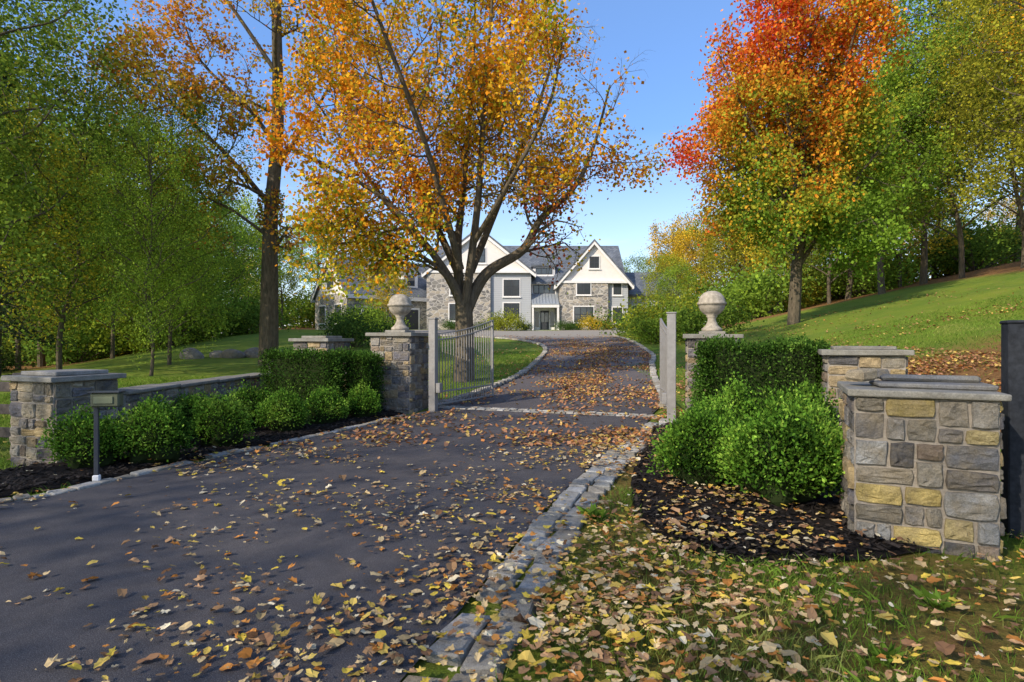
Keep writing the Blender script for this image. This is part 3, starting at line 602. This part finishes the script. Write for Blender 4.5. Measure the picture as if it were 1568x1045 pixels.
for (x,y,mi,s) in [(-18,-14,7,.95),(-12,-17,7,.9),(-25,-9,7,.95)]: inst('shade_tree',mi,x,y,s,YE)  # unseen trees added behind the camera to cast dappled shade on the foreground

# ---------------------------------------------------------------- fallen leaves
FP=[(.50,.37,.19),(.35,.21,.11),(.52,.37,.09),(.60,.44,.07),(.44,.19,.05),(.20,.11,.06),(.58,.50,.34)]
def dens(x,y):
    l=xl(y); r=xr(y); P=np.stack([x,y,0*x],1); cl=np.clip(.6+.8*fn(P,1.3,.7)+.4*fn(P,4,.2),.06,2.4)
    onr=(x>l)&(x<r); inside=y>13
    dl=np.clip((x-l),0,9); dr=np.clip((r-x),0,9)
    near=80+340*np.exp(-dr/.5)+240*np.exp(-dl/.4)+70*ss(6.5,3,y)
    far=75+120*np.exp(-dr/.9)+120*np.exp(-((x-(l+r)/2+.4)/1.0)**2)*ss(14,17,y)
    road=np.where(inside,far*ss(46,30,y),near)
    verge=np.where(x>=r,np.where(inside,30.,np.where(x<r+.45,200.,180+280*ss(2.2,.6,x-r))),0)
    verge=np.where((x>=r)&(x>4.8)&(y>7)&(y<22),240*np.exp(-((y-11.5-.15*x)/5.)**2)+14,verge); verge=np.where((x>=r)&(y>=22),10,verge)
    left=np.where(x<=l,np.where(inside,14.,12+160*np.exp(-(l-x)/.25)),0)
    bl=inpoly(P,bedL); left=np.where(bl,22+170*np.exp(-(l-x)/.3),left); br=inpoly(P,bedR); verge=np.where(br,np.where(y<6.2,280,150),verge)
    return np.where(onr,road,verge+left)*cl
def fallen(x0,x1,y0,y1,dmax):
    A_=(x1-x0)*(y1-y0); K=int(A_*dmax); x=rng.uniform(x0,x1,K); y=rng.uniform(y0,y1,K); k=rng.random(K)<dens(x,y)/dmax; return x[k],y[k]
x,y=fallen(-11,6.5,1.6,9,750); b=Buf(); K=len(x); print('near leaves',K)
inbed=inpoly(np.stack([x,y],1),bedR)|inpoly(np.stack([x,y],1),bedL)
onroad=(x>xl(y))&(x<xr(y)); z=H(x,y)+np.where(onroad,.036,.055)+rng.uniform(0,.022,K)+np.where(inbed,.045,0)
s=rng.gamma(7,.0044,K).clip(.012,.052); th=rng.uniform(0,6.28,K)
ang=np.array([90,62,38,18,-12,-45,-90,-135,-168,162,142,118])*math.pi/180; rr0=np.array([1,.55,.92,.52,.8,.45,.6,.45,.8,.52,.92,.55])
kk=rng.uniform(.1,1.0,K)[:,None]; rr=1-(1-rr0[None,:])*kk+rng.normal(0,.08,(K,12)); lx=np.cos(ang)[None]*rr; ly=np.sin(ang)[None]*rr
ax=rng.uniform(.4,.95,K)[:,None]; lx=np.hstack([np.zeros((K,1)),lx*ax]); ly=np.hstack([np.zeros((K,1)),ly]); m=13
curl=rng.uniform(-.2,1.1,K)
lz=curl[:,None]*(lx**2)*.9+rng.normal(0,.1,lx.shape)+rng.uniform(-.1,.5,K)[:,None]*ly*rng.choice([-1,1],K)[:,None]
lz-=lz.min(1)[:,None]
c_,s_=np.cos(th)[:,None],np.sin(th)[:,None]; VX=x[:,None]+s[:,None]*(lx*c_-ly*s_); VY=y[:,None]+s[:,None]*(lx*s_+ly*c_); VZ=z[:,None]+s[:,None]*lz*.8
V=np.stack([VX,VY,VZ],-1).reshape(-1,3); base=(np.arange(K)*m)[:,None,None]; tri=np.array([(0,i,i%12+1) for i in range(1,13)])[None]; F=(base+tri).reshape(-1,3)
cc=pick(K,FP,[.24,.2,.13,.1,.14,.12,.07]); b.add(V,F,0,np.repeat(cc,12,axis=0)); b.build('fallen_leaves',[M_fallen])
b=Buf()
for (x0,x1,y0,y1,dm) in [(-9,12,9,20,330),(-6,22,20,34,200),(-4,9,34,46,100)]:
    x,y=fallen(x0,x1,y0,y1,dm); K=len(x); s=rng.uniform(.03,.055,K)[:,None]; th=rng.uniform(0,6.28,K); z=H(x,y)+np.where((x>xl(y))&(x<xr(y)),.045,.06)+rng.uniform(0,.02,K)
    P=np.stack([x,y,z],1); u=np.stack([np.cos(th),np.sin(th),rng.normal(0,.35,K)],1)*s; w=np.stack([-np.sin(th),np.cos(th),rng.normal(0,.35,K)],1)*s*.75
    V=np.stack([P-u,P+w*.9,P+u,P-w*.9],1).reshape(-1,3); FP2=[(.40,.20,.11),(.30,.15,.08),(.48,.32,.11),(.52,.37,.09),(.40,.16,.05)]
    b.add(V,np.arange(K*4).reshape(K,4),0,pick(K,FP2,[.28,.25,.18,.12,.17])); print(K)
b.build('fallen_leaves',[M_fallen])

# ---------------------------------------------------------------- grass
def grass(name,x,y,h,w,pal):
    K=len(x); z=H(x,y)+.0; th=rng.uniform(0,6.28,K); u=np.stack([np.cos(th),np.sin(th),0*th],1)*(w*rng.uniform(.6,1.3,K))[:,None]; l=rng.normal(0,.45,(K,3)); l[:,2]=1; hh=(h*rng.uniform(.4,1.3,K))[:,None]
    P=np.stack([x,y,z],1); Mid=P+l*hh*.55; l2=l.copy(); l2[:,:2]*=1.6; Tp=P+l2*hh*.95
    V=np.stack([P-u,P+u,Mid+u*.7,Tp,Mid-u*.7],1).reshape(-1,3); b=Buf(); b.add(V,np.arange(K*5).reshape(K,5),0,pick(K,pal,[.3,.3,.25,.15],P,1.5,2)); return b.build(name,[M_grass])
GP=[(.08,.15,.02),(.14,.24,.03),(.2,.32,.045),(.32,.35,.09)]
K=120000; x=rng.uniform(-2,7.5,K); y=rng.uniform(1.2,6.5,K); P=np.stack([x,y],1); k=(x>xr(y)+.45)&(~inpoly(P,bedR))&(rng.random(K)<np.clip(.55+.7*fn(np.stack([x,y,0*x],1),1.7,3),.1,1)*ss(.2,1.3,x-xr(y)))
grass('grass',x[k],y[k],.085,.0024,GP)
K=60000; x=rng.uniform(4.6,20,K); y=rng.uniform(6.5,24,K); k=(x>5.5)|(y>12.5); k&=rng.random(K)<(1.05-.95*litter(x,y)); grass('grass',x[k],y[k],.08,.006,GP)
K=50000; x=rng.uniform(-14,-4.6,K); y=rng.uniform(5,20,K); P=np.stack([x,y],1); k=(x<xl(y)-.3)&(~inpoly(P,bedL)); grass('grass',x[k],y[k],.08,.005,GP)
K=14000; x=rng.uniform(-2.5,2,K); y=rng.uniform(14.3,30,K); k=(x<xl(y)-.3); grass('grass',x[k],y[k],.08,.006,GP)
for (x,y,s) in [(3.6,3.75,.17),(3.2,3.3,.12),(.75,5.35,.16),(4.2,4.1,.15),(1.9,3.0,.1),(2.6,3.6,.12),(2.2,2.6,.1)]:
    K=40; th=rng.uniform(0,6.28,K); b=Buf(); P=np.tile(np.array([x,y,h1(x,y)+.02]),(K,1))+rng.normal(0,.02,(K,3))*np.array([1,1,.2]); o_=np.stack([np.cos(th),np.sin(th),rng.uniform(.3,1.4,K)],1)*3
    leaves(b,P,s,pick(K,GP,[.2,.4,.3,.1]),0,asp=.16,out=o_); b.build('weed_plant',[M_leaf])

# ---------------------------------------------------------------- house
hz=2.62; house=empty('stone_house',(0,0,0))
def part(name,fn_,mats,parent=house):
    b=Buf(); fn_(b); return b.build(name,mats,False,parent)
def prism(b,pts,y0,y1,mat=0):
    n=len(pts); V=[(p[0],y0,p[1]) for p in pts]+[(p[0],y1,p[1]) for p in pts]
    for i in range(n):
        j=(i+1)%n; b.add([V[i],V[j],V[n+j],V[n+i]],[(0,1,2,3)],mat)
    b.add(V[:n],[tuple(range(n))],mat); b.add(V[n:],[tuple(range(n-1,-1,-1))],mat)
def box(b,x0,x1,y0,y1,z0,z1,mat=0): bevbox(b,((x0+x1)/2,(y0+y1)/2,(z0+z1)/2),(abs(x1-x0),abs(y1-y0),abs(z1-z0)),0,0,mat)
def groof(name,x0,x1,zp,ze,yf,yb,ov=.45,th=.22,parent=house):
    xm=(x0+x1)/2; sl=(zp-ze)/(xm-x0)
    def f(b):
        for s in (-1,1):
            xe=xm+s*((xm-x0)+ov); zee=ze-ov*sl
            prism(b,[(xm,zp+.06),(xe,zee+.06),(xe,zee+.06+th),(xm,zp+.06+th)],yf-ov,yb,0)
            prism(b,[(xm,zp-.28),(xe,zee-.28),(xe,zee+.05),(xm,zp+.05)],yf-ov+.03,yf-ov+.1,1)
            prism(b,[(xe-s*.02,zee-.2),(xe+s*.05,zee-.2),(xe+s*.05,zee+.2),(xe-s*.02,zee+.2)],yf-ov+.02,yb,1)
    part(name,f,[M_slate,M_trim],parent)
def window(x,z,w,h,y,cols=2,rows=2,parent=house,dark=True):
    def f(b):
        box(b,x-w/2-.14,x+w/2+.14,y-.05,y+.05,z-h/2-.14,z+h/2+.14,0)
        box(b,x-w/2-.03,x+w/2+.03,y-.075,y-.052,z-h/2-.03,z+h/2+.03,1)
        nw=w/cols
        for i in range(cols):
            for j in range(rows):
                box(b,x-w/2+i*nw+.05,x-w/2+(i+1)*nw-.05,y-.085,y-.077,z-h/2+j*h/rows+.04,z-h/2+(j+1)*h/rows-.04,2)
        box(b,x-w/2-.2,x+w/2+.2,y-.13,y-.055,z-h/2-.22,z-h/2-.142,0)
    part('window',f,[M_trim,M_frame,M_glass],parent)
part('main_wall',lambda b:box(b,-8.4,11.8,61.4,70,hz-1,7.9),[M_siding])
def mroof(b):
    for s in (-1,1):
        ye=65.7+s*5.0; V=[(-8.4,65.7,12.1),(11.9,65.7,12.1),(11.9,ye,7.55),(-8.4,ye,7.55)]; V2=[(a_,b_,c_+.2) for a_,b_,c_ in V]; b.add(V+V2,[(0,1,2,3),(7,6,5,4),(0,4,5,1),(1,5,6,2),(2,6,7,3),(3,7,4,0)])
    b.add([(11.8,60.9,7.6),(11.8,70.5,7.6),(11.8,65.7,12.05)],[(0,1,2)],1); b.add([(-8.3,60.9,7.6),(-8.3,70.5,7.6),(-8.3,65.7,12.05)],[(0,1,2)],1)
part('main_roof',mroof,[M_slate,M_white])
x0,x1=-8.7,1.95; xm=(x0+x1)/2
part('gable_stone_wall',lambda b:box(b,x0,-2.2,59.9,61.5,hz-1,8.75),[M_rubble])
part('gable_siding_wall',lambda b:box(b,-2.2,x1,60.2,61.5,hz-1,8.75),[M_siding])
part('gable_front',lambda b:prism(b,[(x0,8.753),(x1,8.753),(xm,13.0)],60.1,66),[M_white])
part('gable_band',lambda b:box(b,x0-.05,x1+.05,59.8,60.09,8.6,8.85),[M_trim])
groof('gable_roof',x0,x1,13.0,8.75,60.1,66)
g0,g1=4.85,11.9
part('gable_stone_wall',lambda b:box(b,g0,9.8,59.9,61.6,hz-1,7.7),[M_rubble]); part('gable_siding_wall',lambda b:box(b,9.8,g1,60.3,61.6,hz-1,7.7),[M_siding])
part('gable_front',lambda b:prism(b,[(g0,7.703),(g1,7.703),((g0+g1)/2,11.75)],60.1,66),[M_white]); groof('gable_roof',g0,g1,11.75,7.7,60.1,66)
part('gable_band',lambda b:box(b,g0-.05,g1+.05,59.8,60.09,7.55,7.8),[M_trim])
part('shed_dormer',lambda b:(box(b,2.2,4.5,61.6,64,8.4,9.4,0),box(b,2.0,4.7,61.3,64.8,9.42,9.6,1)),[M_trim,M_slate]); window(3.35,8.95,1.7,.6,61.57,3,1)
def porch(b):
    V=[(2.0,59.6,5.35),(4.8,59.6,5.35),(4.8,61.4,6.5),(2.0,61.4,6.5)]; V2=[(a_,b_,c_+.1) for a_,b_,c_ in V]; b.add(V+V2,[(0,1,2,3),(7,6,5,4),(0,4,5,1),(1,5,6,2),(2,6,7,3),(3,7,4,0)],0)
    for i in range(9): xx=2.1+i*.325; b.add([(xx,59.6,5.46),(xx+.03,59.6,5.46),(xx+.03,61.4,6.61),(xx,61.4,6.61),(xx,59.6,5.52),(xx+.03,59.6,5.52),(xx+.03,61.4,6.67),(xx,61.4,6.67)],[(4,5,6,7),(0,4,7,3),(1,2,6,5),(0,1,5,4)],0)
    box(b,2.0,4.8,59.62,59.8,5.05,5.33,1); box(b,2.02,2.22,59.64,59.84,hz,5.04,1); box(b,4.58,4.78,59.64,59.84,hz,5.04,1); box(b,1.98,4.82,59.3,61.4,hz-.4,hz+.12,2)
part('entry_porch',porch,[M_roofmetal,M_trim,M_cap])
def door(b):
    box(b,2.35,4.45,61.28,61.39,hz+.13,5.1,0); box(b,2.95,3.85,61.22,61.27,hz+.15,4.8,1); 
    for xx in (2.62,4.18): box(b,xx-.2,xx+.2,61.24,61.27,hz+.5,4.7,2)
    for xx in (3.18,3.62): box(b,xx-.17,xx+.17,61.2,61.215,hz+1,4.6,2)
part('front_door',door,[M_trim,M_frame,M_glass])
window(3.35,7.05,2.2,.85,61.4,4,1)
for (x,z,w,h,y) in [(-.05,7.1,1.55,1.6,60.2),(-.05,4.65,1.55,1.7,60.2),(7.3,7.05,1.3,1.2,59.9),(7.3,4.35,1.9,1.5,59.9),(8.4,9.7,.9,1.1,60.1),(10.8,7.0,.75,1.1,60.3),(10.8,4.3,.9,1.5,60.3),(-5.4,4.6,1.9,1.6,59.9),(-5.4,7.1,1.7,1.4,59.9),(-3.35,10.4,1.2,1.4,60.1)]: window(x,z,w,h,y,3 if w>1.8 else 2,2)
part('wing_wall',lambda b:box(b,11.9,17.5,62,69,hz-1,6.5),[M_siding])
def wroof(b):
    for s in (-1,1):
        ye=65.5+s*4; V=[(11.85,65.5,9.1),(17.9,65.5,9.1),(17.9,ye,6.35),(11.85,ye,6.35)]; V2=[(a_,b_,c_+.2) for a_,b_,c_ in V]; b.add(V+V2,[(0,1,2,3),(7,6,5,4),(0,4,5,1),(1,5,6,2),(2,6,7,3),(3,7,4,0)])
part('wing_roof',wroof,[M_slate]); window(13.2,4.6,.9,1.5,62,2,2); window(15.2,4.6,.9,1.5,62,2,2)
wg=empty('garage_wing',(-16,57,0),math.radians(-50),house)
part('wing_stone_wall',lambda b:box(b,-8,0,0,13,hz-2,6.4),[M_rubble],wg)
part('wing_gable_front',lambda b:prism(b,[(-8,6.403),(0,6.403),(-4,10.2)],.05,12.9),[M_white],wg)
groof('wing_gable_roof',-8,0,10.2,6.4,.05,13,.4,.2,wg)
window(-4,7.9,1.5,1.7,.05,2,2,wg)
for x in (-6,-2): window(x,4.4,1.4,1.7,0,2,2,wg)
def dorm(b):
    for y in (3.0,6.6):
        box(b,-2.9,-.7,y,y+1.7,7.2,8.9,0); V=[(-3.6,y+.85,9.9),(-.4,y+.85,9.9),(-.4,y-.25,8.75),(-3.6,y-.25,8.75),(-.4,y+1.95,8.75),(-3.6,y+1.95,8.75)]; b.add(V,[(0,1,2,3),(0,1,4,5)],1); b.add([(-.7,y,8.9),(-.7,y+1.7,8.9),(-.7,y+.85,9.75)],[(0,1,2)],0)
        box(b,-.7,-.64,y+.4,y+1.3,7.5,8.6,2)
    for y in (1.5,5.3,9.1): box(b,0,.06,y,y+2.8,hz-.2,hz+2.5,0); box(b,.06,.1,y+.2,y+2.6,hz-.2,hz+2.3,3)
part('wing_dormers',dorm,[M_trim,M_slate,M_glass,M_frame],wg)

# ---------------------------------------------------------------- world, sun, camera
EL=math.radians(32); AZ=math.radians(229)
w=bpy.data.worlds.new('World'); sc.world=w; w.use_nodes=True; nt=w.node_tree; bg=nt.nodes['Background']
sky=nt.nodes.new('ShaderNodeTexSky'); sky.sky_type='NISHITA'; sky.sun_disc=False; sky.sun_elevation=EL; sky.sun_rotation=AZ; sky.air_density=1.0; sky.dust_density=1.0; sky.ozone_density=1.5
tc=nt.nodes.new('ShaderNodeTexCoord'); sx=nt.nodes.new('ShaderNodeSeparateXYZ'); nt.links.new(tc.outputs['Generated'],sx.inputs[0])
haze=ramp(nt,sx.outputs[2],[(0,(3.9,4.0,4.0)),(.10,(2.0,2.7,3.7)),(.33,(.05,.85,3.1)),(1,(1.1,1.4,2.2))])
mp=nt.nodes.new('ShaderNodeMapping'); mp.inputs['Scale'].default_value=(1,1,4); nt.links.new(tc.outputs['Generated'],mp.inputs[0])
cl=ramp(nt,noise(nt,mp.outputs[0],2.6,8,.6),[(.58,(0,0,0)),(.78,(2.0,1.9,1.7))])
s1=mixc(nt,1.0,sky.outputs[0],haze,'ADD'); s2=mixc(nt,1.0,s1,cl,'ADD')
nt.links.new(s2,bg.inputs[0]); bg.inputs[1].default_value=.15
sd=bpy.data.lights.new('sun','SUN'); sd.energy=5.0; sd.angle=math.radians(.5); sd.color=(1,.88,.7); so=bpy.data.objects.new('sun',sd); sc.collection.objects.link(so)
dirv=Vector((math.sin(AZ)*math.cos(EL),math.cos(AZ)*math.cos(EL),math.sin(EL))); so.rotation_euler=dirv.to_track_quat('Z','Y').to_euler()
cd=bpy.data.cameras.new('camera'); cd.sensor_width=36; cd.lens=20.66; cd.clip_end=2000; cam=bpy.data.objects.new('camera',cd); sc.collection.objects.link(cam)
cam.location=(0,0,1.65); cam.rotation_euler=(math.radians(90),0,0); sc.camera=cam
